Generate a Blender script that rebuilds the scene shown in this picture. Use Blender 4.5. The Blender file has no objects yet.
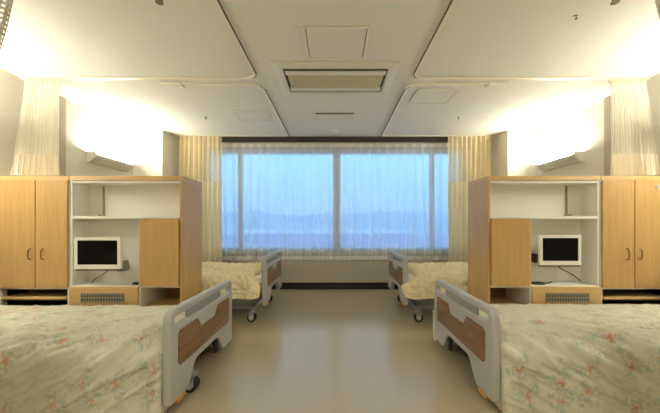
import bpy, bmesh, math, random
from mathutils import Vector, Matrix, noise
PI = math.pi
sc = bpy.context.scene
col = sc.collection
F, CX, CY, EYE = 294.0, 335.0, 225.0, 1.1       # focal length (px), principal point, eye height
CEIL = 2.6

# ------------------------------------------------------------------ materials
def srgb(r, g, b):
    f = lambda c: (c/255/12.92) if c/255 <= .04045 else ((c/255+.055)/1.055)**2.4
    return (f(r), f(g), f(b), 1)

class NT:
    def __init__(s, name):
        s.m = bpy.data.materials.new(name); s.m.use_nodes = True
        s.t = s.m.node_tree; s.t.nodes.clear()
        s.out = s.n('ShaderNodeOutputMaterial')
    def n(s, typ, **kw):
        nd = s.t.nodes.new(typ)
        for k, v in kw.items(): setattr(nd, k, v)
        return nd
    def l(s, a, b): s.t.links.new(a, b)
    def setin(s, sock, v):
        if hasattr(v, 'is_linked') or isinstance(v, bpy.types.NodeSocket): s.l(v, sock)
        else: sock.default_value = v
    def math(s, op, a, b=0.0, c=0.0, clamp=False):
        nd = s.n('ShaderNodeMath', operation=op, use_clamp=clamp)
        s.setin(nd.inputs[0], a); s.setin(nd.inputs[1], b); s.setin(nd.inputs[2], c)
        return nd.outputs[0]
    def mix(s, fac, a, b):
        nd = s.n('ShaderNodeMix', data_type='RGBA')
        s.setin(nd.inputs[0], fac); s.setin(nd.inputs[6], a); s.setin(nd.inputs[7], b)
        return nd.outputs[2]
    def step(s, x, lo, hi):
        nd = s.n('ShaderNodeMapRange', interpolation_type='SMOOTHSTEP')
        s.setin(nd.inputs[0], x); nd.inputs[1].default_value = lo; nd.inputs[2].default_value = hi
        return nd.outputs[0]

def mat(name, c, rough=.5, metal=0., spec=.5, bump=0., bscale=200., var=0., emis=0.):
    k = NT(name); p = k.n('ShaderNodeBsdfPrincipled'); k.l(p.outputs[0], k.out.inputs[0])
    p.inputs['Roughness'].default_value = rough; p.inputs['Metallic'].default_value = metal
    p.inputs['Specular IOR Level'].default_value = spec
    p.inputs['Base Color'].default_value = c
    if var or bump:
        tc = k.n('ShaderNodeTexCoord'); nz = k.n('ShaderNodeTexNoise')
        nz.inputs['Scale'].default_value = bscale; nz.inputs['Detail'].default_value = 4
        k.l(tc.outputs['Object'], nz.inputs['Vector'])
        if var:
            d = tuple(x*(1-var) for x in c[:3])+(1,); e = tuple(min(1, x*(1+var)) for x in c[:3])+(1,)
            k.l(k.mix(nz.outputs[0], d, e), p.inputs['Base Color'])
        if bump:
            b = k.n('ShaderNodeBump'); b.inputs['Strength'].default_value = bump; b.inputs['Distance'].default_value = .002
            k.l(nz.outputs[0], b.inputs['Height']); k.l(b.outputs[0], p.inputs['Normal'])
    if emis:
        p.inputs['Emission Color'].default_value = c; p.inputs['Emission Strength'].default_value = emis
    return k.m

def wood(name, c1, c2, rough=.38, axis='z', scale=1.0):
    k = NT(name); p = k.n('ShaderNodeBsdfPrincipled'); k.l(p.outputs[0], k.out.inputs[0])
    p.inputs['Roughness'].default_value = rough
    tc = k.n('ShaderNodeTexCoord'); mp = k.n('ShaderNodeMapping')
    s = {'z': (38, 38, 2.2), 'y': (38, 2.2, 38), 'x': (2.2, 38, 38)}[axis]
    mp.inputs['Scale'].default_value = tuple(v*scale for v in s)
    k.l(tc.outputs['Object'], mp.inputs['Vector'])
    nz = k.n('ShaderNodeTexNoise'); nz.inputs['Scale'].default_value = 1; nz.inputs['Detail'].default_value = 6
    nz.inputs['Roughness'].default_value = .6; nz.inputs['Distortion'].default_value = .6
    k.l(mp.outputs[0], nz.inputs['Vector'])
    k.l(k.mix(k.step(nz.outputs[0], .3, .72), c1, c2), p.inputs['Base Color'])
    return k.m

def cloth_bits(k, c, transl, rough=.9):
    p = k.n('ShaderNodeBsdfPrincipled'); p.inputs['Roughness'].default_value = rough
    p.inputs['Specular IOR Level'].default_value = .15
    k.setin(p.inputs['Base Color'], c)
    t = k.n('ShaderNodeBsdfTranslucent'); k.setin(t.inputs[0], c)
    mx = k.n('ShaderNodeMixShader'); mx.inputs[0].default_value = transl
    k.l(p.outputs[0], mx.inputs[1]); k.l(t.outputs[0], mx.inputs[2])
    return mx.outputs[0]

def curtain_cloth(name, c, transl=.3):
    k = NT(name); k.l(cloth_bits(k, c, transl), k.out.inputs[0]); return k.m

def sheer(name, c, alpha, transl=.5):
    k = NT(name); s = cloth_bits(k, c, transl)
    tr = k.n('ShaderNodeBsdfTransparent'); mx = k.n('ShaderNodeMixShader')
    lw = k.n('ShaderNodeLayerWeight'); lw.inputs[0].default_value = .5
    fac = k.math('MULTIPLY_ADD', lw.outputs['Facing'], .55, alpha, clamp=True)
    k.l(fac, mx.inputs[0]); k.l(tr.outputs[0], mx.inputs[1]); k.l(s, mx.inputs[2])
    k.l(mx.outputs[0], k.out.inputs[0]); return k.m

def net(name, c, period=.011, fill=.52):
    k = NT(name); s = cloth_bits(k, c, .35)
    uv = k.n('ShaderNodeTexCoord'); sp = k.n('ShaderNodeSeparateXYZ'); k.l(uv.outputs['UV'], sp.inputs[0])
    a = k.math('LESS_THAN', k.math('FRACT', k.math('DIVIDE', sp.outputs[0], period)), fill)
    b = k.math('LESS_THAN', k.math('FRACT', k.math('DIVIDE', sp.outputs[1], period)), fill)
    tr = k.n('ShaderNodeBsdfTransparent'); mx = k.n('ShaderNodeMixShader')
    k.l(k.math('MAXIMUM', a, b), mx.inputs[0]); k.l(tr.outputs[0], mx.inputs[1]); k.l(s, mx.inputs[2])
    k.l(mx.outputs[0], k.out.inputs[0]); return k.m

def glass(name):
    k = NT(name); tr = k.n('ShaderNodeBsdfTransparent'); tr.inputs[0].default_value = (.93, .96, .97, 1)
    g = k.n('ShaderNodeBsdfGlossy'); g.inputs['Roughness'].default_value = .02
    fr = k.n('ShaderNodeFresnel'); fr.inputs[0].default_value = 1.45
    mx = k.n('ShaderNodeMixShader'); k.l(fr.outputs[0], mx.inputs[0]); k.l(tr.outputs[0], mx.inputs[1]); k.l(g.outputs[0], mx.inputs[2])
    k.l(mx.outputs[0], k.out.inputs[0]); return k.m

def emit(name, c, st):
    k = NT(name); e = k.n('ShaderNodeEmission'); e.inputs[0].default_value = c; e.inputs[1].default_value = st
    k.l(e.outputs[0], k.out.inputs[0]); return k.m

def floral(name, ground, cells=5.2):
    """cream cotton printed with loose orange blossoms and pale green leaves (UV in metres)"""
    k = NT(name)
    uv = k.n('ShaderNodeTexCoord')
    nz = k.n('ShaderNodeTexNoise'); nz.inputs['Scale'].default_value = 16; nz.inputs['Detail'].default_value = 3
    k.l(uv.outputs['UV'], nz.inputs['Vector'])
    wob = k.n('ShaderNodeVectorMath', operation='MULTIPLY_ADD')
    k.l(nz.outputs['Color'], wob.inputs[0]); wob.inputs[1].default_value = (.045, .045, 0); k.l(uv.outputs['UV'], wob.inputs[2])
    def vor(scale, off, rnd):
        mp = k.n('ShaderNodeMapping'); mp.inputs['Scale'].default_value = (scale, scale, scale); mp.inputs['Location'].default_value = off
        k.l(wob.outputs[0], mp.inputs['Vector'])
        v = k.n('ShaderNodeTexVoronoi', voronoi_dimensions='2D', feature='F1'); v.inputs['Scale'].default_value = 1
        v.inputs['Randomness'].default_value = rnd
        k.l(mp.outputs[0], v.inputs['Vector'])
        d = k.n('ShaderNodeVectorMath', operation='SUBTRACT'); k.l(mp.outputs[0], d.inputs[0]); k.l(v.outputs['Position'], d.inputs[1])
        s = k.n('ShaderNodeSeparateXYZ'); k.l(d.outputs[0], s.inputs[0])
        c = k.n('ShaderNodeSeparateColor'); k.l(v.outputs['Color'], c.inputs[0])
        return v.outputs['Distance'], s.outputs[0], s.outputs[1], c.outputs
    # blossoms: five petals around each cell centre
    dist, dx, dy, c = vor(cells, (0, 0, 0), .8)
    ang = k.math('ADD', k.math('ARCTAN2', dy, dx), k.math('MULTIPLY', c[1], 6.28))
    lim = k.math('MULTIPLY_ADD', k.math('COSINE', k.math('MULTIPLY', ang, 5)), .065, .14)
    pet = k.step(k.math('SUBTRACT', lim, dist), -.05, .06)
    pick = k.math('GREATER_THAN', c[0], .28)
    pet = k.math('MULTIPLY', pet, pick)
    core = k.math('MULTIPLY', k.step(k.math('SUBTRACT', k.math('MULTIPLY_ADD', k.math('COSINE', k.math('MULTIPLY', ang, 5)), .05, .05), dist), -.04, .035), pick)
    nz2 = k.n('ShaderNodeTexNoise'); nz2.inputs['Scale'].default_value = 48; k.l(uv.outputs['UV'], nz2.inputs['Vector'])
    pet = k.math('MULTIPLY', pet, k.step(nz2.outputs[0], .36, .58))
    # leaf sprays around each blossom
    lim2 = k.math('MULTIPLY_ADD', k.math('COSINE', k.math('MULTIPLY_ADD', ang, 3, 1.1)), .16, .36)
    leaf = k.step(k.math('SUBTRACT', lim2, dist), -.06, .14)
    leaf = k.math('MULTIPLY', k.math('MULTIPLY', leaf, pick), k.step(nz2.outputs[0], .38, .62))
    # small scattered sprigs
    d2, x2, y2, c2 = vor(cells*2.1, (3.3, 1.7, 0), .9)
    sprig = k.math('MULTIPLY', k.step(d2, .26, .1), k.math('GREATER_THAN', c2[0], .6))
    sprig = k.math('MULTIPLY', sprig, k.step(nz2.outputs[0], .4, .6))
    green = k.mix(c2[1], srgb(176, 178, 140), srgb(156, 172, 140))
    pinkish = k.mix(c[2], srgb(212, 146, 102), srgb(220, 172, 134))
    nz3 = k.n('ShaderNodeTexNoise'); nz3.inputs['Scale'].default_value = 14; nz3.inputs['Detail'].default_value = 3; k.l(uv.outputs['UV'], nz3.inputs['Vector'])
    base = k.mix(k.math('MULTIPLY', k.step(nz3.outputs[0], .48, .68), .5), ground, srgb(184, 186, 158))
    x = k.mix(k.math('MULTIPLY', sprig, .6), base, green)
    x = k.mix(k.math('MULTIPLY', leaf, .8), x, srgb(158, 174, 152))
    x = k.mix(k.math('MULTIPLY', pet, .7), x, pinkish)
    x = k.mix(k.math('MULTIPLY', core, .55), x, srgb(196, 96, 58))
    p = k.n('ShaderNodeBsdfPrincipled'); p.inputs['Roughness'].default_value = .85; p.inputs['Specular IOR Level'].default_value = .2
    p.inputs['Sheen Weight'].default_value = .15
    k.l(x, p.inputs['Base Color'])
    w = k.n('ShaderNodeTexNoise'); w.inputs['Scale'].default_value = 30; w.inputs['Detail'].default_value = 5; k.l(uv.outputs['UV'], w.inputs['Vector'])
    b = k.n('ShaderNodeBump'); b.inputs['Strength'].default_value = .35; b.inputs['Distance'].default_value = .006
    k.l(w.outputs[0], b.inputs['Height']); k.l(b.outputs[0], p.inputs['Normal'])
    k.l(p.outputs[0], k.out.inputs[0]); return k.m

def quilt_mat():
    k = NT('cream quilt'); p = k.n('ShaderNodeBsdfPrincipled'); k.l(p.outputs[0], k.out.inputs[0])
    p.inputs['Roughness'].default_value = .9; p.inputs['Specular IOR Level'].default_value = .15
    uv = k.n('ShaderNodeTexCoord')
    a = k.n('ShaderNodeTexNoise'); a.inputs['Scale'].default_value = 22; a.inputs['Detail'].default_value = 4; k.l(uv.outputs['UV'], a.inputs['Vector'])
    b = k.n('ShaderNodeTexNoise'); b.inputs['Scale'].default_value = 9; b.inputs['Detail'].default_value = 3; k.l(uv.outputs['UV'], b.inputs['Vector'])
    x = k.mix(k.step(a.outputs[0], .52, .66), srgb(238, 228, 190), srgb(222, 206, 156))
    x = k.mix(k.math('MULTIPLY', k.step(b.outputs[0], .58, .68), .5), x, srgb(226, 204, 156))
    k.l(x, p.inputs['Base Color'])
    bp = k.n('ShaderNodeBump'); bp.inputs['Strength'].default_value = .6; bp.inputs['Distance'].default_value = .012
    k.l(a.outputs[0], bp.inputs['Height']); k.l(bp.outputs[0], p.inputs['Normal'])
    return k.m

M = dict(
    ceiling=mat('ceiling paint', srgb(228, 225, 215), .9, spec=.2),
    wall=mat('wall paint', srgb(222, 217, 204), .85, spec=.2, bump=.15, bscale=400),
    wall_dark=mat('taupe strip', srgb(176, 164, 146), .7),
    lower_wall=mat('window apron paint', srgb(172, 166, 152), .7),
    black=mat('dark vinyl', srgb(24, 20, 16), .6),
    pocket=mat('curtain box charcoal', srgb(44, 42, 36), .7),
    rail=mat('white rail', srgb(236, 230, 212), .4),
    slot=mat('dark slot', srgb(84, 76, 60), .8),
    wood=wood('beech laminate', srgb(186, 148, 90), srgb(196, 160, 102)),
    woodh=wood('beech laminate horizontal', srgb(200, 164, 106), srgb(210, 176, 120), axis='x'),
    woodedge=mat('beech edging', srgb(196, 154, 96), .45),
    brown=wood('walnut inset', srgb(110, 80, 50), srgb(132, 100, 68), rough=.45, axis='y'),
    white=mat('white laminate', srgb(234, 231, 220), .45),
    backp=mat('pale back panel', srgb(214, 212, 196), .35),
    plastic=mat('light grey plastic', srgb(172, 172, 165), .42),
    plastic2=mat('grey plastic', srgb(148, 148, 142), .5),
    metal=mat('painted steel', srgb(150, 146, 136), .45, metal=.3),
    rubber=mat('black rubber', srgb(30, 29, 27), .6),
    hub=mat('wheel hub', srgb(190, 186, 172), .4),
    orange=mat('orange plastic', srgb(222, 150, 72), .4),
    mattress=mat('white ticking', srgb(230, 226, 212), .85),
    handle=mat('brass bronze handle', srgb(130, 100, 60), .35, metal=.6),
    tvwhite=mat('tv bezel', srgb(238, 234, 220), .35),
    screen=mat('black screen', srgb(8, 7, 7), .25, spec=.12),
    dark=mat('charcoal plastic', srgb(52, 48, 42), .5),
    cable=mat('grey cable', srgb(120, 114, 102), .6),
    cableb=mat('black cable', srgb(40, 38, 34), .6),
    grille=mat('grille grey', srgb(150, 142, 124), .5),
    grilled=mat('grille dark', srgb(92, 84, 70), .7),
    ac=mat('conditioner white', srgb(222, 216, 198), .5),
    actan=mat('conditioner tan mesh', srgb(200, 190, 164), .7),
    alu=mat('window aluminium', srgb(214, 221, 232), .45),
    creamw=curtain_cloth('warm cream curtain', srgb(252, 240, 208), .25),
    netw=net('warm cream net', srgb(248, 232, 192), fill=.5),
    coping=mat('pale coping', srgb(250, 248, 250), .9),
    woodshade=wood('shaded back panel', srgb(120, 86, 54), srgb(136, 100, 66)),  # beech darkened to carry the shade deep in the low niche
    cream=curtain_cloth('cream curtain', srgb(248, 242, 224), .2),
    creamhem=curtain_cloth('cream hem', srgb(250, 242, 224), .1),
    net=net('cream net', srgb(250, 246, 232)),
    netgrey=net('grey net', srgb(196, 190, 164), .018, .5),
    sheer=sheer('white lace', srgb(250, 250, 250), .50, .70),
    sheerhem=sheer('white lace hem', srgb(250, 249, 246), .8, .2),
    sprinkler=mat('sprinkler metal', srgb(120, 110, 86), .4, metal=.5),
    lampbody=mat('lamp white', srgb(226, 222, 208), .4),
    spread=floral('floral bedspread', srgb(208, 204, 180)),
    quilt=quilt_mat(),
    glass=glass('window glass'),
    frost=mat('pale acrylic', srgb(190, 200, 204), .2),
    hills=mat('haze tinted hills', srgb(222, 216, 234), 1., spec=0),  # distance haze is put into this pale bluish colour
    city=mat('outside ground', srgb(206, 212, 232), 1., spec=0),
)
WARM = (1.0, .975, .84, 1)
LAMP_UP, LAMP_DOWN, CEIL_FILL = 165.0, 190.0, 22.0
M['glow'] = emit('lamp glow', WARM, LAMP_UP)
M['glownear'] = emit('front lamp glow', WARM, LAMP_UP*.72)
M['glowdown'] = emit('lamp glow below', WARM, LAMP_DOWN)
M['fillglow'] = emit('ceiling fill glow', (1, .97, .9, 1), CEIL_FILL)

def floor_mat():
    k = NT('vinyl floor'); p = k.n('ShaderNodeBsdfPrincipled'); k.l(p.outputs[0], k.out.inputs[0])
    tc = k.n('ShaderNodeTexCoord'); nz = k.n('ShaderNodeTexNoise'); nz.inputs['Scale'].default_value = 90; nz.inputs['Detail'].default_value = 5
    k.l(tc.outputs['Object'], nz.inputs['Vector'])
    k.l(k.mix(nz.outputs[0], srgb(176, 160, 128), srgb(188, 172, 142)), p.inputs['Base Color'])
    p.inputs['Roughness'].default_value = .2; p.inputs['Specular IOR Level'].default_value = .8
    return k.m
M['floor'] = floor_mat()

# ------------------------------------------------------------------ mesh helpers
def box(bm, x0, x1, y0, y1, z0, z1, bev=0., seg=2):
    if x0 > x1: x0, x1 = x1, x0
    if y0 > y1: y0, y1 = y1, y0
    if z0 > z1: z0, z1 = z1, z0
    r = bmesh.ops.create_cube(bm, size=1.0, matrix=Matrix.Translation(((x0+x1)/2, (y0+y1)/2, (z0+z1)/2)) @ Matrix.Diagonal((x1-x0, y1-y0, z1-z0, 1)))
    if bev:
        es = list({e for v in r['verts'] for e in v.link_edges})
        bmesh.ops.bevel(bm, geom=es, offset=bev, segments=seg, affect='EDGES', profile=.5)
    return bm
def cyl(bm, p0, p1, r0, r1=None, n=20):
    p0, p1 = Vector(p0), Vector(p1); d = p1-p0
    q = d.to_track_quat('Z', 'Y').to_matrix().to_4x4()
    bmesh.ops.create_cone(bm, cap_ends=True, segments=n, radius1=r0, radius2=r0 if r1 is None else r1, depth=d.length,
                          matrix=Matrix.Translation((p0+p1)/2) @ q)
    return bm
def tube(bm, pts, r, n=10):
    pts = [Vector(p) for p in pts]; rings = []
    for i, p in enumerate(pts):
        t = (pts[min(i+1, len(pts)-1)] - pts[max(i-1, 0)]).normalized()
        a = t.orthogonal().normalized() if i == 0 else (rings_a - t*rings_a.dot(t)).normalized()
        rings_a = a; b = t.cross(a)
        rings.append([bm.verts.new(p + r*(a*math.cos(2*PI*k/n) + b*math.sin(2*PI*k/n))) for k in range(n)])
    for i in range(len(rings)-1):
        for k in range(n):
            bm.faces.new((rings[i][k], rings[i][(k+1) % n], rings[i+1][(k+1) % n], rings[i+1][k]))
    bm.faces.new(rings[0][::-1]); bm.faces.new(rings[-1])
    return bm
def prism(bm, poly, mp, a, b):
    """extrude a 2D polygon between a and b; mp(u, v, w) -> xyz"""
    A = [bm.verts.new(mp(u, v, a)) for u, v in poly]; B = [bm.verts.new(mp(u, v, b)) for u, v in poly]
    bm.faces.new(A); bm.faces.new(B[::-1]); n = len(poly)
    for i in range(n): bm.faces.new((A[i], B[i], B[(i+1) % n], A[(i+1) % n]))
    bmesh.ops.recalc_face_normals(bm, faces=bm.faces[:])
    return bm
def sweep(bm, pts, w, z0, z1):
    """flat strip of width w along plan points"""
    P = [Vector((x, y, 0)) for x, y in pts]; rows = []
    for i, p in enumerate(P):
        t = (P[min(i+1, len(P)-1)] - P[max(i-1, 0)]).normalized(); nrm = Vector((-t.y, t.x, 0))*w/2
        rows.append([bm.verts.new((p+nrm).to_tuple()[:2]+(z0,)), bm.verts.new((p-nrm).to_tuple()[:2]+(z0,)),
                     bm.verts.new((p-nrm).to_tuple()[:2]+(z1,)), bm.verts.new((p+nrm).to_tuple()[:2]+(z1,))])
    for i in range(len(rows)-1):
        for k in range(4): bm.faces.new((rows[i][k], rows[i][(k+1) % 4], rows[i+1][(k+1) % 4], rows[i+1][k]))
    bm.faces.new(rows[0]); bm.faces.new(rows[-1][::-1])
    bmesh.ops.recalc_face_normals(bm, faces=bm.faces[:])
    return bm
def roundpoly(pts, seg=6):
    """pts: (x, y, radius)"""
    out = []; n = len(pts)
    for i in range(n):
        p = Vector(pts[i][:2]); r = pts[i][2]
        if r <= 0: out.append(p.to_tuple()); continue
        a = (Vector(pts[i-1][:2])-p).normalized(); b = (Vector(pts[(i+1) % n][:2])-p).normalized()
        h = a.angle(b)/2; d = r/math.tan(h); c = p+(a+b).normalized()*(r/math.sin(h))
        s = p+a*d-c; e = p+b*d-c
        a0 = math.atan2(s.y, s.x); a1 = math.atan2(e.y, e.x); da = (a1-a0+PI) % (2*PI)-PI
        for k in range(seg+1):
            t = a0+da*k/seg; out.append((c.x+r*math.cos(t), c.y+r*math.sin(t)))
    return out
def plate(loops, thick, bev=0., seg=2):
    """2D outline with holes -> solid plate mesh, x=u y=v, thickness along z (centred)"""
    cu = bpy.data.curves.new('tmp', 'CURVE'); cu.dimensions = '2D'; cu.fill_mode = 'BOTH'
    cu.extrude = max(thick/2-bev, 0.0005); cu.bevel_depth = bev; cu.bevel_resolution = seg
    if bev: cu.offset = -bev
    for lp in loops:
        s = cu.splines.new('POLY'); s.points.add(len(lp)-1); s.use_cyclic_u = True
        for p, q in zip(s.points, lp): p.co = (q[0], q[1], 0, 1)
    o = bpy.data.objects.new('tmp', cu); col.objects.link(o)
    dg = bpy.context.evaluated_depsgraph_get(); dg.update()
    me = bpy.data.meshes.new_from_object(o.evaluated_get(dg))
    bpy.data.objects.remove(o); bpy.data.curves.remove(cu)
    bm = bmesh.new(); bm.from_mesh(me); bpy.data.meshes.remove(me)
    bmesh.ops.remove_doubles(bm, verts=bm.verts[:], dist=1e-5)
    bmesh.ops.recalc_face_normals(bm, faces=bm.faces[:])
    return bm
def remap(bm, f):
    for v in bm.verts: v.co = f(*v.co)
    bmesh.ops.recalc_face_normals(bm, faces=bm.faces[:])
    return bm

def obj(name, bm, m, parent=None, smooth=None, loc=None):
    me = bpy.data.meshes.new(name)
    if smooth is not None:
        bmesh.ops.split_edges(bm, edges=[e for e in bm.edges if len(e.link_faces) == 2 and e.calc_face_angle(0) > math.radians(smooth)])
        for f in bm.faces: f.smooth = True
    bm.to_mesh(me); bm.free()
    o = bpy.data.objects.new(name, me); col.objects.link(o)
    if m: me.materials.append(m)
    if parent: o.parent = parent
    if loc: o.location = loc
    return o
def B(*args, bev=0., seg=2):
    return box(bmesh.new(), *args, bev=bev, seg=seg)
def tag(o, label, cat, group=None):
    o['label'] = label; o['category'] = cat
    if group: o['group'] = group
    return o
def thing(name, label, cat, loc=(0, 0, 0), rz=0, group=None):
    o = bpy.data.objects.new(name, None); col.objects.link(o); o.empty_display_size = .1
    o.location = loc; o.rotation_euler = (0, 0, rz)
    return tag(o, label, cat, group)
def struct(name, bm, m, parent=None, smooth=None):
    o = obj(name, bm, m, parent, smooth)
    if not parent: o['kind'] = 'structure'
    return o
def copy_tree(o, parent=None):
    c = o.copy(); col.objects.link(c); c.parent = parent
    for ch in [x for x in o.children]: copy_tree(ch, c)
    return c

# ------------------------------------------------------------------ the room
WX, YB, YF = 3.2, 5.12, -1.1        # side walls, back wall, wall behind the viewer
struct('floor', B(-WX-.1, WX+.1, YF-.1, YB+.1, -.1, 0), M['floor'])
struct('ceiling', B(-WX-.1, WX+.1, YF-.1, YB+.1, CEIL, CEIL+.1), M['ceiling'])
struct('wall_left', B(-WX-.1, -WX, YF-.1, YB+.1, 0, CEIL), M['wall'])
struct('wall_right', B(WX, WX+.1, YF-.1, YB+.1, 0, CEIL), M['wall'])
struct('wall_front', B(-WX, WX, YF-.1, YF, 0, CEIL), M['wall'])
WL, WR, WB, WT = -2.26, 2.26, .645, 2.40          # window opening
bm = bmesh.new()
box(bm, -WX, WL, YB, YB+.1, 0, CEIL); box(bm, WR, WX, YB, YB+.1, 0, CEIL)
box(bm, WL, WR, YB, YB+.1, WT, CEIL); box(bm, WL, WR, YB, YB+.1, 0, WB)
struct('wall_back', bm, M['wall'])
for n, s in (('trim_1', -1), ('trim_2', 1)):                      # pilaster in each far corner
    struct(n, B(s*2.73, s*WX, 4.65, YB, 0, CEIL, bev=.004), M['wall'])
for n, s in (('trim_3', -1), ('trim_4', 1)):                      # taupe upright on each side wall
    struct(n, B(s*(WX-.025), s*WX, 3.33, 3.47, 0, CEIL), M['wall_dark'])
    
struct('trim_5', B(-1.94, 1.94, 4.985, 5.0, 2.505, CEIL), M['pocket'])    # curtain box over the window
struct('trim_6', B(-2.73, 2.73, 5.0, YB, .12, .485, bev=.006), M['lower_wall'])      # apron under the window
struct('baseboard_back', B(-2.73, 2.73, 5.02, YB, 0, .12), M['black'])
struct('baseboard_left', B(-WX, -WX+.012, YF, 4.65, 0, .09), M['black'])
struct('baseboard_right', B(WX-.012, WX, YF, 4.65, 0, .09), M['black'])
struct('trim_7', B(WL-.04, WR+.04, 5.08, YB+.02, WB-.04, WB, bev=.004), M['alu'])   # window sill

# window
win = struct('window_1', B(WL, WR, YB+.02, YB+.09, WB, WB+.05), M['alu'])
for a, b, c, d in ((WL, WR, WT-.05, WT), ):
    obj('window_frame', B(a, b, YB+.02, YB+.09, c, d), M['alu'], win)
for x, w in ((WL+.025, .05), (-1.66, .07), (.03, .13), (1.70, .07), (WR-.025, .05)):
    obj('window_frame', B(x-w/2, x+w/2, YB+.02, YB+.09, WB+.05, WT-.05), M['alu'], win)
for a, b in ((WL+.05, -1.695), (-1.625, -.035), (.095, 1.665), (1.735, WR-.05)):
    obj('window_pane', B(a, b, YB+.045, YB+.051, WB+.05, WT-.05), M['glass'], win)

# balcony rail, hills and the land outside
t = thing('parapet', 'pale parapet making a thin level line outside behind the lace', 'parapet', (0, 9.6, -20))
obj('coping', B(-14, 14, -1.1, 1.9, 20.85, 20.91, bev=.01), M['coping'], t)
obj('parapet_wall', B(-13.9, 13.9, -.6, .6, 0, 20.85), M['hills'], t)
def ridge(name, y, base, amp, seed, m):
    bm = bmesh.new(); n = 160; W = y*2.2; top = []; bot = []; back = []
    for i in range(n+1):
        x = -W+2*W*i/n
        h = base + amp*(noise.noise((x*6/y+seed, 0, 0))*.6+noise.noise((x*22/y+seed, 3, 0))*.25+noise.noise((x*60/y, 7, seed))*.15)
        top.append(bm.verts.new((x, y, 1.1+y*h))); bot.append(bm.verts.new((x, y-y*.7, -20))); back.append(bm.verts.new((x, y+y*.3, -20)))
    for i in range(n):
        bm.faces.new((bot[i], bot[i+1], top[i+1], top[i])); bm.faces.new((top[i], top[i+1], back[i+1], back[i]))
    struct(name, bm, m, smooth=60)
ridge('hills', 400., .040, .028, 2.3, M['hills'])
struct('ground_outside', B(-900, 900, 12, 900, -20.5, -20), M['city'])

# ------------------------------------------------------------------ ceiling fittings
def rail_pts(s, kind):
    if kind == 'near':
        x, ys, yn, r = .79, 3.0, 1.1, .12
        raw = [(WX, ys, 0), (x, ys, r), (x, yn, r), (WX, yn, 0)]
    else:
        x, r = .78, .13
        raw = [(1.72, 3.12, 0), (x, 3.12, r), (x, 4.93, .05), (2.70, 4.93, 0)]
    pts = []
    for i, (px, py, r) in enumerate(raw):
        if r == 0: pts.append((px, py)); continue
        p = Vector((px, py)); a = (Vector(raw[i-1][:2])-p).normalized(); b = (Vector(raw[i+1][:2])-p).normalized()
        c = p+(a+b)*r
        for k in range(9):
            tt = k/8*PI/2; pts.append(tuple(c-(b*math.cos(tt)+a*math.sin(tt))*r))
    return [(s*px, py) for px, py in pts]
RL = {(-1, 'near'): 'white ceiling curtain rail looping round the front left bed bay',
      (1, 'near'): 'white ceiling curtain rail looping round the front right bed bay',
      (-1, 'far'): 'white ceiling curtain rail looping round the window bay on the left',
      (1, 'far'): 'white ceiling curtain rail looping round the window bay on the right'}
for (s, kind), lab in RL.items():
    t = thing('curtain_rail', lab, 'curtain rail', (0, 0, CEIL), group='ceiling curtain rails')
    pts = rail_pts(s, kind)
    obj('track', sweep(bmesh.new(), pts, .034, -.014, 0), M['rail'], t)
    inner = [(x-s*.0135, y) for x, y in pts[1 if kind == 'near' else 5:-1]] if kind == 'near' else [(x-s*.0135, y) for x, y in pts[5:-3]]
    if kind == 'near': inner = inner[3:-3]
    obj('track_slot', sweep(bmesh.new(), inner, .008, -.0155, -.004), M['slot'], t)
    if kind == 'far':
        b = B(s*1.62, s*1.84, 3.085, 3.155, -.03, 0, bev=.008); box(b, s*1.60, s*1.68, 3.10, 3.14, -.045, -.02, bev=.006)
        obj('end_bracket', b, M['rail'], t)

def hatch(x0, x1, y0, y1, label):
    t = thing('access_panel', label, 'ceiling hatch', ((x0+x1)/2, (y0+y1)/2, CEIL), group='ceiling access hatches')
    w, d = (x1-x0)/2, (y1-y0)/2
    lp = [(-w, -d), (w, -d), (w, d), (-w, d)]; hl = [(-w+.016, -d+.016), (w-.016, -d+.016), (w-.016, d-.016), (-w+.016, d-.016)]
    obj('frame', remap(plate([lp, hl], .008), lambda x, y, z: Vector((x, y, z-.004))), M['rail'], t)
    obj('panel', B(-w+.021, w-.021, -d+.021, d-.021, -.005, 0), M['ceiling'], t)
    obj('gap', B(-w+.014, w-.014, -d+.014, d-.014, -.0015, 0), M['slot'], t)
hatch(-.245, .265, 2.22, 2.64, 'square ceiling hatch in front of the air conditioner')
hatch(.92, 1.38, 3.24, 3.64, 'square ceiling hatch inside the window bay on the right')
hatch(-1.36, -.90, 3.86, 4.22, 'square ceiling hatch inside the window bay on the left')

t = thing('air_conditioner', 'wide cream ceiling air conditioner with two dark slots', 'air conditioner', (.005, 3.04, CEIL))
o_, i_ = (.60, .345), (.535, .28)
bm = bmesh.new()
V = [[bm.verts.new((sx*a, sy*b, z)) for sx, sy in ((-1, -1), (1, -1), (1, 1), (-1, 1))] for (a, b), z in ((o_, 0), (o_, -.006), (i_, -.018), ((.505, .25), -.018), ((.505, .25), -.004))]
for i in range(4):
    for k in range(4): bm.faces.new((V[i][k], V[i][(k+1) % 4], V[i+1][(k+1) % 4], V[i+1][k]))
bmesh.ops.recalc_face_normals(bm, faces=bm.faces[:])
obj('bezel', bm, M['ac'], t)
obj('backing', B(-.505, .505, -.25, .25, -.006, 0), M['slot'], t)
bm = B(-.475, .475, -.135, .135, -.018, -.006)
for i in range(24):
    y = -.13+i*.26/23; box(bm, -.475, .475, y-.002, y+.002, -.021, -.017)
obj('intake_grille', bm, M['actan'], t)
for y0, y1 in ((-.205, -.137), (.137, .205)):
    obj('louvre', B(-.49, .49, y0, y1, -.023, -.010, bev=.004), M['ac'], t)

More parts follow.
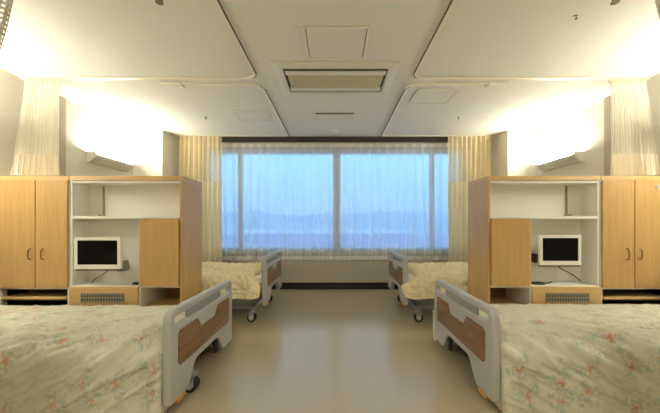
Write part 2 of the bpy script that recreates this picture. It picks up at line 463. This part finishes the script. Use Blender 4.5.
t = thing('ceiling_vent', 'small ceiling vent with one dark slit behind the air conditioner', 'ceiling vent', (.0, 4.07, CEIL))
obj('frame', B(-.275, .265, -.17, .17, -.010, 0, bev=.004), M['ac'], t)
obj('slit', B(-.26, .25, -.165, -.125, -.0115, -.009), M['black'], t)
obj('flap', B(-.255, .245, -.11, .145, -.016, -.009, bev=.003), M['ac'], t)

t = thing('smoke_detector', 'round white smoke detector on the ceiling just before the window', 'smoke detector', (0, 4.68, CEIL))
obj('base', cyl(bmesh.new(), (0, 0, -.012), (0, 0, 0), .06, n=28), M['rail'], t, smooth=40)
obj('sensor_cap', cyl(bmesh.new(), (0, 0, -.04), (0, 0, -.012), .028, .046, n=28), M['ac'], t, smooth=40)

def sprinkler(x, y, label, sz=1.):
    t = thing('sprinkler', label, 'sprinkler', (x, y, CEIL), group='ceiling sprinklers')
    obj('rosette', cyl(bmesh.new(), (0, 0, -.008), (0, 0, 0), .028*sz, n=20), M['rail'], t, smooth=40)
    bm = cyl(bmesh.new(), (0, 0, -.03*sz), (0, 0, -.008), .009*sz, n=12)
    for s in (-1, 1): tube(bm, [(s*.008*sz, 0, -.028*sz), (s*.017*sz, 0, -.038*sz), (s*.004, 0, -.05*sz)], .003*sz, 6)
    obj('frame_arm', bm, M['sprinkler'], t, smooth=40)
    obj('deflector', cyl(bmesh.new(), (0, 0, -.053*sz), (0, 0, -.049*sz), .02*sz, n=16), M['sprinkler'], t, smooth=40)
sprinkler(-1.78, 4.05, 'small ceiling sprinkler above the window bay bed on the left', .75)
sprinkler(1.70, 4.05, 'small ceiling sprinkler above the window bay bed on the right', .75)
sprinkler(-1.135, 1.90, 'dark ceiling sprinkler at the top edge over the front left bed', 1.2)
sprinkler(1.81, 1.90, 'dark ceiling sprinkler at the top edge over the front right bed', 1.2)
sprinkler(1.73, 2.11, 'tiny ceiling sprinkler just beyond a dark one, front right bay', .45)

# wall uplights
def wall_lamp(s, y0, y1, label, down=False):
    t = thing('wall_lamp', label, 'wall lamp', (s*WX, (y0+y1)/2, 1.92), group='bed head wall lamps')
    h = (y1-y0)/2; X = lambda d: -s*d
    prof = [(0, 0), (.045, 0), (.115, .055), (.125, .075), (.125, .10), (.105, .10), (.02, .075), (0, .075)]
    obj('housing', prism(bmesh.new(), prof, lambda u, v, w: Vector((X(u), w, v)), -h, h), M['lampbody'], t)
    obj('lamp_diffuser', prism(bmesh.new(), [(.018, .080), (.110, .102), (.114, .120), (.060, .126), (.018, .120)], lambda u, v, w: Vector((X(u), w, v)), -h+.03, h-.03), M['glownear' if down else 'glow'], t)
    for a, b in ((-h-.014, -h), (h, h+.014)):
        obj('end_cap', prism(bmesh.new(), [(0, -.004), (.047, -.004), (.12, .05), (.13, .075), (.13, .128), (0, .128)], lambda u, v, w: Vector((X(u), w, v)), a, b), M['lampbody'], t)
    if down:
        obj('reading_diffuser', prism(bmesh.new(), [(.008, -.008), (.044, -.008), (.044, -.001), (.008, -.001)], lambda u, v, w: Vector((X(u), w, v)), -h+.03, h-.03), M['glowdown'], t)
for s, side in ((-1, 'left'), (1, 'right')):
    wall_lamp(s, 3.79, 4.48, f'long white uplight on the {side} wall above the window bay bed')
    wall_lamp(s, 1.70, 2.44, f'long white uplight on the {side} wall over the front bed head', True)
for x in (-.9, .9):  # unseen lamps added to fill in light from behind the viewer
    t = thing('ceiling_fill', 'square fill lamp added on the ceiling behind the viewer, ' + ('left' if x < 0 else 'right') + ' one of two', 'ceiling lamp', (x, -.45, CEIL), group='added ceiling fill lamps')
    lp = [(-.3, -.3), (.3, -.3), (.3, .3), (-.3, .3)]; hl = [(a*.9, b*.9) for a, b in lp]
    obj('frame', remap(plate([lp, hl], .03), lambda a, b, c: Vector((a, b, c-.015))), M['rail'], t)
    obj('diffuser', B(-.27, .27, -.27, .27, -.022, 0), M['fillglow'], t)

# ------------------------------------------------------------------ curtains
def drape(top, bot, z0, z1, folds, amp0, amp1, seed, nz=24, thick=0., plane='x', nu=None, vofs=0., pinch=0., exp=1.):
    """hanging folded cloth. top/bot: (a0, a1) extents along the rail at z1 / z0; returns bm with UV in metres"""
    bm = bmesh.new(); uvl = bm.loops.layers.uv.new('UVMap')
    nu = nu or folds*12; rnd = random.Random(seed)
    ph = [rnd.uniform(-.8, .8) for _ in range(folds+2)]; am = [rnd.uniform(.6, 1.25) for _ in range(folds+2)]
    rows = []
    for j in range(nz+1):
        f = (1-j/nz)                                    # 1 at bottom .. 0 at top
        z = z1-(z1-z0)*(1-f) if False else z1+(z0-z1)*(j/nz)
        f = (j/nz)**exp
        a0 = top[0]+(bot[0]-top[0])*f; a1 = top[1]+(bot[1]-top[1])*f
        row = []
        for i in range(nu+1):
            u = i/nu; k = u*folds; q = int(min(k, folds)); g = k-q
            sm = g*g*(3-2*g)
            amp = (amp0+(amp1-amp0)*f)*(am[q]*(1-sm)+am[q+1]*sm)
            p = ph[q]*(1-sm)+ph[q+1]*sm
            d = amp*math.sin(2*PI*k+p*f*1.6+.25*math.sin(3*z+seed)) + .004*noise.noise((u*30, z*6, seed))
            along = a0+(a1-a0)*u+.25*amp*math.sin(4*PI*k+p)
            row.append((bm.verts.new((along, d, z)), (u, z)))
        rows.append(row)
    L = abs(top[1]-top[0])*2.2
    for j in range(nz):
        for i in range(nu):
            q = (rows[j][i], rows[j][i+1], rows[j+1][i+1], rows[j+1][i])
            f = bm.faces.new([v for v, _ in q]); f.smooth = True
            for lp, (_, w) in zip(f.loops, q): lp[uvl].uv = (w[0]*L, w[1])
    return bm
def place(bm, s, y):
    return remap(bm, lambda a, d, z: Vector((s*a, y+d, z)))

def lean(bm, s):                       # bottom pushed towards the viewer where it lies on the cabinet top
    return remap(bm, lambda a, d, z: Vector((s*a, d-.10*(1-z/1.02), z)))

# lace in front of the window: two widths meeting at the middle
for a0, a1, seed, lab in ((-2.27, -.003, 4, 'sheer white lace curtain over the left half of the window'),
                          (.003, 2.27, 9, 'sheer white lace curtain over the right half of the window')):
    t = thing('lace_curtain', lab, 'lace curtain', ((a0+a1)/2, 5.047, .49), group='lace curtains at the window')
    c = (a0+a1)/2; ext = (a0-c, a1-c)
    k = dict(folds=15, amp0=.014, amp1=.028, seed=seed)
    zt, zb, zh = 2.50-.49, .015, .075
    obj('lace', drape(ext, ext, zh, zt-.06, nz=16, **k), M['sheer'], t)
    obj('heading_tape', drape(ext, ext, zt-.06, zt, nz=2, folds=15, amp0=.014, amp1=.014, seed=seed), M['sheerhem'], t)
    obj('hem', drape(ext, ext, zb, zh, nz=3, folds=15, amp0=.028, amp1=.028, seed=seed), M['sheerhem'], t)

# privacy curtains with a net top
for s, side in ((-1, 'left'), (1, 'right')):
    # gathered at the window
    t = thing('privacy_curtain', f'cream net topped curtain gathered to the {side} of the window', 'curtain', (s*2.26, 4.90, .04), group='cream curtains beside the window')
    k = dict(folds=9, seed=20+s)
    e = (-.375, .33)
    obj('net_top', place(drape(e, e, 1.78, 2.54, amp0=.022, amp1=.03, **k), s, 0), M['netw'], t)
    obj('cloth', place(drape(e, e, 0, 1.78, amp0=.03, amp1=.035, nz=30, **k), s, 0), M['creamw'], t)
    # bunched on top of the cabinets
    t = thing('privacy_curtain', f'short bunched cream curtain hanging onto the wardrobe top, {side} side', 'curtain', (s*2.935, 2.97, 1.585), group='bunched curtains above the wardrobes')
    k = dict(folds=8, seed=30+s)
    obj('net_top', lean(drape((-.15, .18), (-.21, .205), .21, .985, amp0=.022, amp1=.030, **k), s), M['net'], t)
    obj('cloth', lean(drape((-.21, .205), (-.235, .21), 0, .215, amp0=.030, amp1=.036, nz=8, **k), s), M['creamhem'], t)
    obj('hook_band', lean(drape((-.175, .20), (-.155, .18), .935, .992, amp0=.026, amp1=.024, nz=3, **k), s), M['creamhem'], t)
    # by the viewer: only its net edge reaches into the view
    t = thing('privacy_curtain', f'grey net curtain edge cut off by the top {side} corner', 'curtain', (s*1.40, 1.1, .04), group='net curtain edges at the top corners')
    k = dict(folds=6, seed=40+s)
    ex = 0.
    obj('net_top', place(drape((-.37+ex, .2), (-.135+ex, .2), 1.72, 2.54, amp0=.025, amp1=.03, **k), s, 0), M['netgrey'], t)
    obj('cloth', place(drape((-.135+ex, .2), (.06+ex, .24), 0, 1.72, amp0=.03, amp1=.035, nz=30, **k), s, 0), M['cream'], t)

# ------------------------------------------------------------------ cabinets (local x runs outward from the aisle, y=0 is the front)
CYF, CD, CT = 2.75, .41, 1.558
def tv_cabinet(s, label):
    t = thing('television_cabinet', label, 'cabinet', (s*1.43, CYF, 0), group='beech television cabinets')
    W = 1.05; b = lambda x0, x1, y0, y1, z0, z1, bev=0.: B(s*x0, s*x1, y0, y1, z0, z1, bev=bev)
    obj('side_panel', b(0, .022, 0, CD, 0, CT-.04, .002), M['wood'], t)
    obj('top_board', b(-.004, W, -.006, CD, CT-.04, CT, .003), M['woodh'], t)
    bm = b(W-.022, W, .002, CD, 0, CT-.04)                                    # far upright
    box(bm, s*.022, s*(W-.022), .19, .205, .512, CT-.04)                       # back
    box(bm, s*.022, s*(W-.022), .006, .19, CT-.062, CT-.041)                   # under the top
    obj('carcass', bm, M['white'], t)
    obj('back_panel', b(.022, W-.022, CD-.016, CD, 0, CT-.04), M['woodshade'], t)
    obj('shelf', b(.022, W-.022, .0, .19, 1.158, 1.183, .002), M['white'], t)
    obj('shelf', b(.022, W-.022, .004, CD-.017, .512, .532, .002), M['white'], t)
    bm = b(.392, .407, .004, .19, .512, 1.158); box(bm, s*.392, s*.407, .004, CD-.017, .33, .512)
    obj('divider', bm, M['white'], t)
    obj('door', b(.026, .389, -.018, .002, .528, 1.154, .002), M['wood'], t)
    d = obj('drawer', b(.407, W-.004, -.016, .19, .335, .522, .002), M['woodh'], t)
    obj('vent_grille', b(.53, .93, -.0185, -.0150, .385, .468), M['grilled'], d)
    bm = bmesh.new()
    for zz in (.387, .424, .461):
        box(bm, s*.53, s*.93, -.022, -.016, zz-.005, zz+.006)
    for i in range(17):
        x = .53+.40*i/16; box(bm, s*(x-.004), s*(x+.004), -.0215, -.016, .385, .468)
    obj('vent_slats', bm, M['grille'], d)
    obj('plinth_box', b(.022, W-.022, .0, CD-.016, 0, .33), M['woodh'], t)
    # slim strip and clip standing in the upper recess
    st = obj('upright_strip', b(.872, .886, .178, .189, 1.185, 1.49), M['grille'], t)
    obj('clip', b(.845, .915, .155, .170, 1.184, 1.205, .003), M['grille'], st)
    return t
def wardrobe(s, label, badge=False):
    W = .655
    t = thing('wardrobe', label, 'wardrobe', (s*2.484, CYF, 0), group='beech wardrobes')
    b = lambda x0, x1, y0, y1, z0, z1, bev=0.: B(s*x0, s*x1, y0, y1, z0, z1, bev=bev)
    obj('top_board', b(0, W+.035, -.006, CD, CT-.04, CT, .003), M['woodh'], t)
    bm = b(0, .018, 0, CD, 0, CT-.04); box(bm, s*(W-.018), s*W, 0, CD, 0, CT-.04)
    box(bm, s*.018, s*(W-.018), 0, CD, .50, .515); box(bm, s*.018, s*(W-.018), 0, CD, 0, .335); box(bm, s*.018, s*(W-.018), CD-.016, CD, .335, CT-.04)
    obj('carcass', bm, M['white'], t)
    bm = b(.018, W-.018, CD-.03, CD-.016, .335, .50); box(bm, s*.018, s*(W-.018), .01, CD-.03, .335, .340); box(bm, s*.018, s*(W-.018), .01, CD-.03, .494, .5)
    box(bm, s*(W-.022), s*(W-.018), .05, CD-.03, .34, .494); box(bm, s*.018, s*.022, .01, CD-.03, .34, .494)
    obj('slot_shade', bm, M['black'], t)  # black sheets stand in for the shade inside the open slot
    for x0, x1, hx in ((.005, .298, .225), (.306, W-.003, .345)):
        d = obj('door', b(x0, x1, -.019, -.001, .515, CT-.043, .002), M['wood'], t)
        hz = .83
        h = tube(bmesh.new(), [(s*hx, -.019, hz+.05), (s*hx, -.036, hz+.046), (s*hx, -.044, hz+.025), (s*hx, -.044, hz-.025), (s*hx, -.036, hz-.046), (s*hx, -.019, hz-.05)], .0055, 8)
        obj('handle', h, M['handle'], d, smooth=50)
        if badge and x0 > .3:
            obj('badge', cyl(bmesh.new(), (s*.516, -.0235, 1.453), (s*.516, -.0185, 1.453), .023, n=20), M['plastic'], d)
    tr = obj('pull_out_tray', b(.024, W-.024, -.012, .34, .405, .428, .003), M['woodh'], t)
    obj('runner', b(.0185, W-.0185, .02, .32, .385, .405), M['black'], t)
    return t
tv_cabinet(-1, 'beech television cabinet in the left partition, dark remote on its shelf')
tv_cabinet(1, 'beech television cabinet in the right partition, black cable loop on its shelf')
wardrobe(-1, 'beech wardrobe with two handled doors at the left edge, no badge')
wardrobe(1, 'beech wardrobe with a small round badge at the right edge', True)

# televisions
def television(cx, cz, w, h, label, tvy):
    t = thing('television', label, 'television', (cx, tvy, cz-h/2), 0, group='white bedside televisions')
    lp = roundpoly([(-w/2, 0, .006), (w/2, 0, .006), (w/2, h, .006), (-w/2, h, .006)], 3)
    x0, x1, z0, z1 = -w/2+.028, w/2-.028, .042, h-.028
    fr = lambda x, y, z: Vector((x, z, y))
    obj('bezel', remap(plate([lp, [(x0, z0), (x1, z0), (x1, z1), (x0, z1)]], .03, .003), fr), M['tvwhite'], t)
    obj('screen', B(x0-.002, x1+.002, -.008, .012, z0-.002, z1+.002), M['screen'], t)
    obj('rear_shell', B(-w/2+.02, w/2-.02, .012, .05, .02, h-.02, bev=.012), M['tvwhite'], t)
    obj('speaker_bar', B(-w/2+.01, w/2-.01, -.012, .03, -.012, .004, bev=.003), M['dark'], t)
    return t
px = lambda x, Y=2.78: (x-CX)*Y/F
pz = lambda y, Y=2.78: EYE-(y-CY)*Y/F
tvl = television(px(97, 2.69), pz(253.4, 2.69), .424, .292, 'white framed television with a straight grey cable below it', 2.705)
tvr = television(px(560.8, 2.80), pz(250.3, 2.80), .397, .288, 'white framed television with a black wall bracket beside it', 2.815)
def in_tv(t, name, bm, m):                                  # world-space mesh parented to the tv
    off = Vector(t.location)
    return obj(name, remap(bm, lambda x, y, z: Vector((x, y, z))-off), m, t, smooth=45)
in_tv(tvl, 'mount_arm', box(box(B(px(94), px(124, 2.9), 2.872, 2.89, pz(266), pz(262), bev=.004), px(119, 2.88), px(124.5, 2.88), 2.85, 2.94, pz(271, 2.88), pz(261, 2.88), bev=.004), px(101), px(94), 2.75, 2.88, pz(262), pz(254), bev=.004), M['plastic2'])
in_tv(tvl, 'cable', tube(bmesh.new(), [(px(110, 2.84), 2.84, pz(269, 2.84)), (px(104, 2.86), 2.86, pz(273.5, 2.86)), (px(97, 2.88), 2.88, pz(278, 2.88)), (px(90, 2.89), 2.90, pz(283, 2.89))], .006), M['plastic2'])
in_tv(tvr, 'mount_arm', box(B(px(536, 2.88), px(566, 2.88), 2.872, 2.89, pz(259, 2.88), pz(255, 2.88), bev=.004), px(533.3, 2.88), px(538.5, 2.88), 2.85, 2.94, pz(262.5, 2.88), pz(254, 2.88), bev=.004), M['rubber'])
in_tv(tvr, 'cable', tube(bmesh.new(), [(px(558, 2.84), 2.84, pz(266, 2.84)), (px(562, 2.86), 2.86, pz(269.5, 2.86)), (px(568, 2.87), 2.87, pz(272, 2.87)), (px(574, 2.88), 2.88, pz(275.5, 2.88)), (px(581, 2.89), 2.90, pz(281, 2.89))], .005), M['cableb'])

t = thing('remote_control', 'small dark rounded remote lying on the television shelf', 'remote control', (px(135), 2.80, .532))
bm = bmesh.new(); bmesh.ops.create_uvsphere(bm, u_segments=20, v_segments=12, radius=1)
remap(bm, lambda x, y, z: Vector((.04*x, .028*y, .013+.013*z)))
obj('body', bm, M['dark'], t, smooth=60)
obj('button', B(-.012, .012, -.012, .004, .0235, .0275, bev=.001), M['plastic2'], t)
bm = bmesh.new(); P = []
for i in range(60):
    a = i/59*2*PI*2.4; r = 1-.12*math.sin(i*.23)
    P.append((px(540.5)+.058*r*math.cos(a), 2.82+.036*r*math.sin(a), .538+.006*i/59))
P += [(px(549), 2.83, .538), (px(556), 2.86, .538), (px(562), 2.92, .538)]
o = obj('cable_loop', tube(bm, P, .0055, 8), M['cableb'], smooth=60)
tag(o, 'loop of black cable lying on the television shelf', 'cable')

# ------------------------------------------------------------------ beds (local: foot end outer face at x=0, bed runs to -x)
def hospital_bed(h, label, casters, group, hook=0, side=-1):
    t = thing('hospital_bed', label, 'hospital bed', (0, 0, 0), group=group)
    zt = .615+h; zb = .072+h
    out = roundpoly([(-.5, zb, .02), (-.29, zb, .03), (-.185, .212+h, .07), (.185, .212+h, .07), (.29, zb, .03), (.5, zb, .02), (.5, zt, .075), (-.5, zt, .075)], 8)
    slot = roundpoly([(-.445, .512+h, .02), (.445, .512+h, .02), (.445, .565+h, .022), (-.445, .565+h, .022)], 5)
    T = .046
    to = lambda off: (lambda x, y, z: Vector((z+off, x, y)))
    panel = roundpoly([(-.415, .262+h, .035), (.415, .262+h, .035), (.415, .474+h, .03), (.165, .474+h, .02), (.115, .405+h, .02), (-.115, .405+h, .02), (-.165, .474+h, .02), (-.415, .474+h, .03)], 5)
    for nm, x in (('footboard', -T/2), ('headboard', -2.14+T/2)):
        fb = obj(nm, remap(plate([out, slot], T, .012, 3), to(x)), M['plastic'], t, smooth=35)
        obj('grip_plate', B(x-.010, x+.006, -.27, .27, .505+h, .575+h), M['plastic2'], fb)
        for sgn in (-1, 1):
            obj('wood_panel', remap(plate([panel], .006, .002), to(x+sgn*(T/2+.001))), M['brown'], fb, smooth=35)
    bm = bmesh.new()
    for y in (-.44, .44): box(bm, -2.09, -T-.002, y-.02, y+.02, .235+h, .29+h, bev=.004)
    for x in (-.12, -.7, -1.4, -2.0): box(bm, x-.02, x+.02, -.42, .42, .24+h, .285+h)
    obj('bed_frame', bm, M['metal'], t)
    obj('mattress_deck', B(-2.08, -.06, -.46, .46, .29+h, .305+h), M['metal'], t)
    obj('mattress', B(-2.085, -.05, -.47, .47, .305+h, (.35 if h == 0 else .525), bev=.03, seg=3), M['mattress'], t)
    cx = -casters[-1][0]; cy = .42
    bm = bmesh.new()
    for y in (-cy+.06, cy-.06): box(bm, -1.98, -cx+.03, y-.02, y+.02, .13, .165)
    for x in (-cx, -1.95): box(bm, x-.025, x+.025, -cy, cy, .135, .17, bev=.004)
    for x in (-.55, -1.55):
        for y in (-.3, .3): cyl(bm, (x, y*.9, .15), (x-.15, y*.9, .245+h), .018, n=10)
    obj('base_frame', bm, M['metal'], t)
    for x, y in casters+[(-1.95, -.42), (-1.95, .42)]:
            bm = cyl(bmesh.new(), (x, y, .10), (x, y, .145), .022, n=14)
            box(bm, x-.03, x+.03, y-.032, y-.026, .04, .115, bev=.002); box(bm, x-.03, x+.03, y+.026, y+.032, .04, .115, bev=.002); box(bm, x-.034, x+.034, y-.034, y+.034, .10, .118, bev=.004)
            c = obj('caster', bm, M['plastic2'], t)
            bm = bmesh.new()
            for q in (-.014, .014): cyl(bm, (x, y+q-.010, .05), (x, y+q+.010, .05), .05, n=28)
            obj('wheel', bm, M['rubber'], c, smooth=40)
            bm = cyl(bmesh.new(), (x, y+(.02 if y > 0 else -.036), .05), (x, y+(.036 if y > 0 else -.02), .05), .026, n=20)
            obj('hub', bm, M['hub'], c, smooth=40)
    if hook:
        bm = B(-.045, -.012, hook*.2-.035, hook*.2+.035, .150, .216, bev=.008); box(bm, -.042, -.018, hook*.2-.02, hook*.2+.03, .08, .16, bev=.01)
        obj('rubber_buffer', bm, M['rubber'], t)
    for sgn in (-1, 1):
        if sgn != side: continue
        bm = B(-.052, -.012, -.05, .05, -.018, .012, bev=.008)
        remap(bm, lambda x, y, z: Vector((x, y+sgn*.345, z+.05+h+(.018 if abs(y) < .02 else 0))))
        obj('release_pedal', bm, M['orange'], t)
    return t

def path_pts(hw, z_top, z_bot, r, flare, n_side=34, n_top=90, n_c=8):
    """cloth cross-section from one hem over the bed to the other; (y, z, ny, nz, length, hangfactor)"""
    P = []
    for i in range(n_side):
        f = i/n_side; z = z_bot+(z_top-r-z_bot)*f; P.append((-hw-flare*(1-f), z, -1, 0, 1-f))
    for i in range(n_c):
        a = i/n_c*PI/2; P.append((-hw+r-r*math.cos(a), z_top-r+r*math.sin(a), -math.cos(a), math.sin(a), 0))
    for i in range(n_top+1):
        y = -hw+r+(2*hw-2*r)*i/n_top; P.append((y, z_top+.018*(1-(y/hw)**2), 0, 1, 0))
    Q = [(-y, z, -ny, nz, h) for (y, z, ny, nz, h) in P[:n_side+n_c]][::-1]
    return P+Q
def spread(label, hw, zt, zb, x_head, x_foot, mat_, seed, kind, group, e=.05, r=.07, flare=.02, near=-1, ext=(0, 0)):
    sec = path_pts(hw, zt, zb, r, flare); L = [0]
    for a, b in zip(sec, sec[1:]): L.append(L[-1]+math.hypot(b[0]-a[0], b[1]-a[1]))
    bm = bmesh.new(); uvl = bm.loops.layers.uv.new('UVMap'); rows = []
    stations = [(x_head+(x_foot-e-x_head)*i/220, 0.) for i in range(220)] + [(x_foot-e+e*math.sin(a), e*(1-math.cos(a))) for a in [k/8*PI/2 for k in range(9)]]
    stations += [(x_foot-.002, e+.10)]
    for (x, sh) in stations:
        row = []
        for (y, z, ny, nz, hang), l in zip(sec, L):
            if kind == 'flat':
                # long diagonal creases pulled towards the foot corners, deeper on the hanging sides
                sg = 1 if y > 0 else -1
                lc = min(l, L[-1]-l)
                ca, sa = math.cos(.55), math.sin(.55)
                p, q = x*ca+lc*sa, -x*sa+lc*ca
                n1 = noise.noise((p*1.6+seed, q*9.0, seed+sg)); n2 = noise.noise((p*4+seed, q*22., seed+3*sg))
                rdg = (1-abs(n1)*2.2); rdg = max(rdg, 0)**2.0
                edge = math.exp(-((lc-(zt-zb)-.05)/.28)**2)
                d = (.042*rdg+.026*max(1-abs(n2)*2.4, 0)**3)*((.22+.78*edge) if y*near > 0 else .18)+.006*noise.noise((x*3, y*3, seed))
                d += hang*(.014*math.sin(x*17+seed+1.3*math.sin(x*5))+.008*noise.noise((x*9, z*4, seed)))
            else:
                n1 = noise.noise((x*9+seed, l*9, 0)); n2 = noise.noise((x*22+seed, l*22, 5)); n3 = noise.noise((x*3, l*3, seed))
                d = .030*abs(n1)+.026*abs(n2)+.025*n3
                d += hang*.016*math.sin(x*26+2*noise.noise((x*4, z*5, seed)))
            k = d-sh
            yy, zz = y+ny*k, z+nz*k
            if sh and not nz: zz = z
            xx = x; ex = ext[0] if y*near > 0 else ext[1]
            if ex and abs(ny) > .72:
                q = min(max((x-x_foot+.30)/.30, 0), 1); q = q*q*(3-2*q)*min((abs(ny)-.72)/.26, 1)*(1-.45*hang**3)
                xx = x+ex*q; yy = y+ny*(d-sh*.25+(.03*q*hang*hang if kind == 'flat' else 0))
                if sh > e: yy -= ny*.03
            row.append(bm.verts.new((xx, yy, max(zz, zb-.005))))
        rows.append(row)
    for j in range(len(rows)-1):
        for i in range(len(sec)-1):
            f = bm.faces.new((rows[j][i], rows[j+1][i], rows[j+1][i+1], rows[j][i+1])); f.smooth = True
            cs = ((j, i), (j+1, i), (j+1, i+1), (j, i+1))
            for lp, (a, b) in zip(f.loops, cs): lp[uvl].uv = (stations[a][0]+stations[a][1]+seed*.37, L[b])
    bmesh.ops.recalc_face_normals(bm, faces=bm.faces[:])
    o = obj('bedspread', bm, mat_); tag(o, label, 'bedspread', group)
    return o

near = hospital_bed(0., 'low hospital bed in front on the left, one caster wheel showing under its footboard', [(-.03, -.2), (-.25, .36)], 'front hospital beds', 1)
near.location = (-.926, 2.15, 0)
near2 = hospital_bed(0., 'low hospital bed in front on the right, dark buffer under its footboard', [(-.25, .25), (-.25, -.36)], 'front hospital beds', -1, 1)
near2.location = (.907, 2.19, 0); near2.rotation_euler = (0, 0, PI)
far = hospital_bed(.13, 'hospital bed by the window on the left, quilt hanging over its edge', [(-.175, -.43), (-.175, .43)], 'window hospital beds')
far.location = (-.772, 3.78, 0)
far2 = hospital_bed(.13, 'x', [(-.175, -.43), (-.175, .43)], 'window hospital beds', 0, 1); far2.location = (.772, 3.78, 0); far2.rotation_euler = (0, 0, PI)
far2['label'] = 'hospital bed by the window on the right, quilt hanging over its edge'

for s, side in ((-1, 'left'), (1, 'right')):
    o = spread(f'cream floral bedspread draped over the front bed on the {side}', .505, .384, .03, -2.08, -.05, M['spread'], 2 if s < 0 else 9, 'flat', 'floral bedspreads on the front beds', near=s, ext=(0, .06 if s > 0 else 0))
    o.location = near.location if s < 0 else near2.location; o.rotation_euler = (0, 0, 0 if s < 0 else PI)
    o = spread(f'puffy cream quilt over the window bed on the {side}', .525, .545, .29, -2.06, -.10, M['quilt'], 8+2*s, 'puffy', 'cream quilts on the window beds', e=.10, r=.12, flare=.02, near=s, ext=((.04, .04) if s < 0 else (.13, 0)))
    o.name = 'quilt'; o['category'] = 'quilt'
    o.location = far.location if s < 0 else far2.location; o.rotation_euler = (0, 0, 0 if s < 0 else PI)

# ------------------------------------------------------------------ sky, camera
w = bpy.data.worlds.new('dusk sky'); sc.world = w; w.use_nodes = True
nt = w.node_tree; nt.nodes.clear()
ou = nt.nodes.new('ShaderNodeOutputWorld'); bg = nt.nodes.new('ShaderNodeBackground'); nt.links.new(bg.outputs[0], ou.inputs[0])
tc = nt.nodes.new('ShaderNodeTexCoord'); sp = nt.nodes.new('ShaderNodeSeparateXYZ'); cr = nt.nodes.new('ShaderNodeValToRGB')
nt.links.new(tc.outputs['Generated'], sp.inputs[0]); nt.links.new(sp.outputs[2], cr.inputs[0]); nt.links.new(cr.outputs[0], bg.inputs[0])
cr.color_ramp.elements[0].position = 0.; cr.color_ramp.elements[0].color = (.26, .52, 1., 1)
cr.color_ramp.elements[1].position = .9; cr.color_ramp.elements[1].color = (.22, .56, 1., 1)
e = cr.color_ramp.elements.new(.22); e.color = (.34, .75, 1., 1)
bg.inputs[1].default_value = 1.75

cam = bpy.data.cameras.new('camera'); co = bpy.data.objects.new('camera', cam); col.objects.link(co)
co.location = (0, 0, EYE); co.rotation_euler = (PI/2, 0, 0)
cam.sensor_width = 36; cam.lens = F/660*36
cam.shift_x = (330-CX)/660; cam.shift_y = (CY-206.5)/660
cam.clip_start = .05; cam.clip_end = 3000
sc.camera = co
vs = sc.view_settings
vs.view_transform = 'Standard'; vs.look = 'None'; vs.gamma = 1; vs.use_curve_mapping = False; vs.exposure = .12
sc.cycles.max_bounces = 10; sc.cycles.diffuse_bounces = 6; sc.cycles.transparent_max_bounces = 24
sc.cycles.sample_clamp_indirect = 8
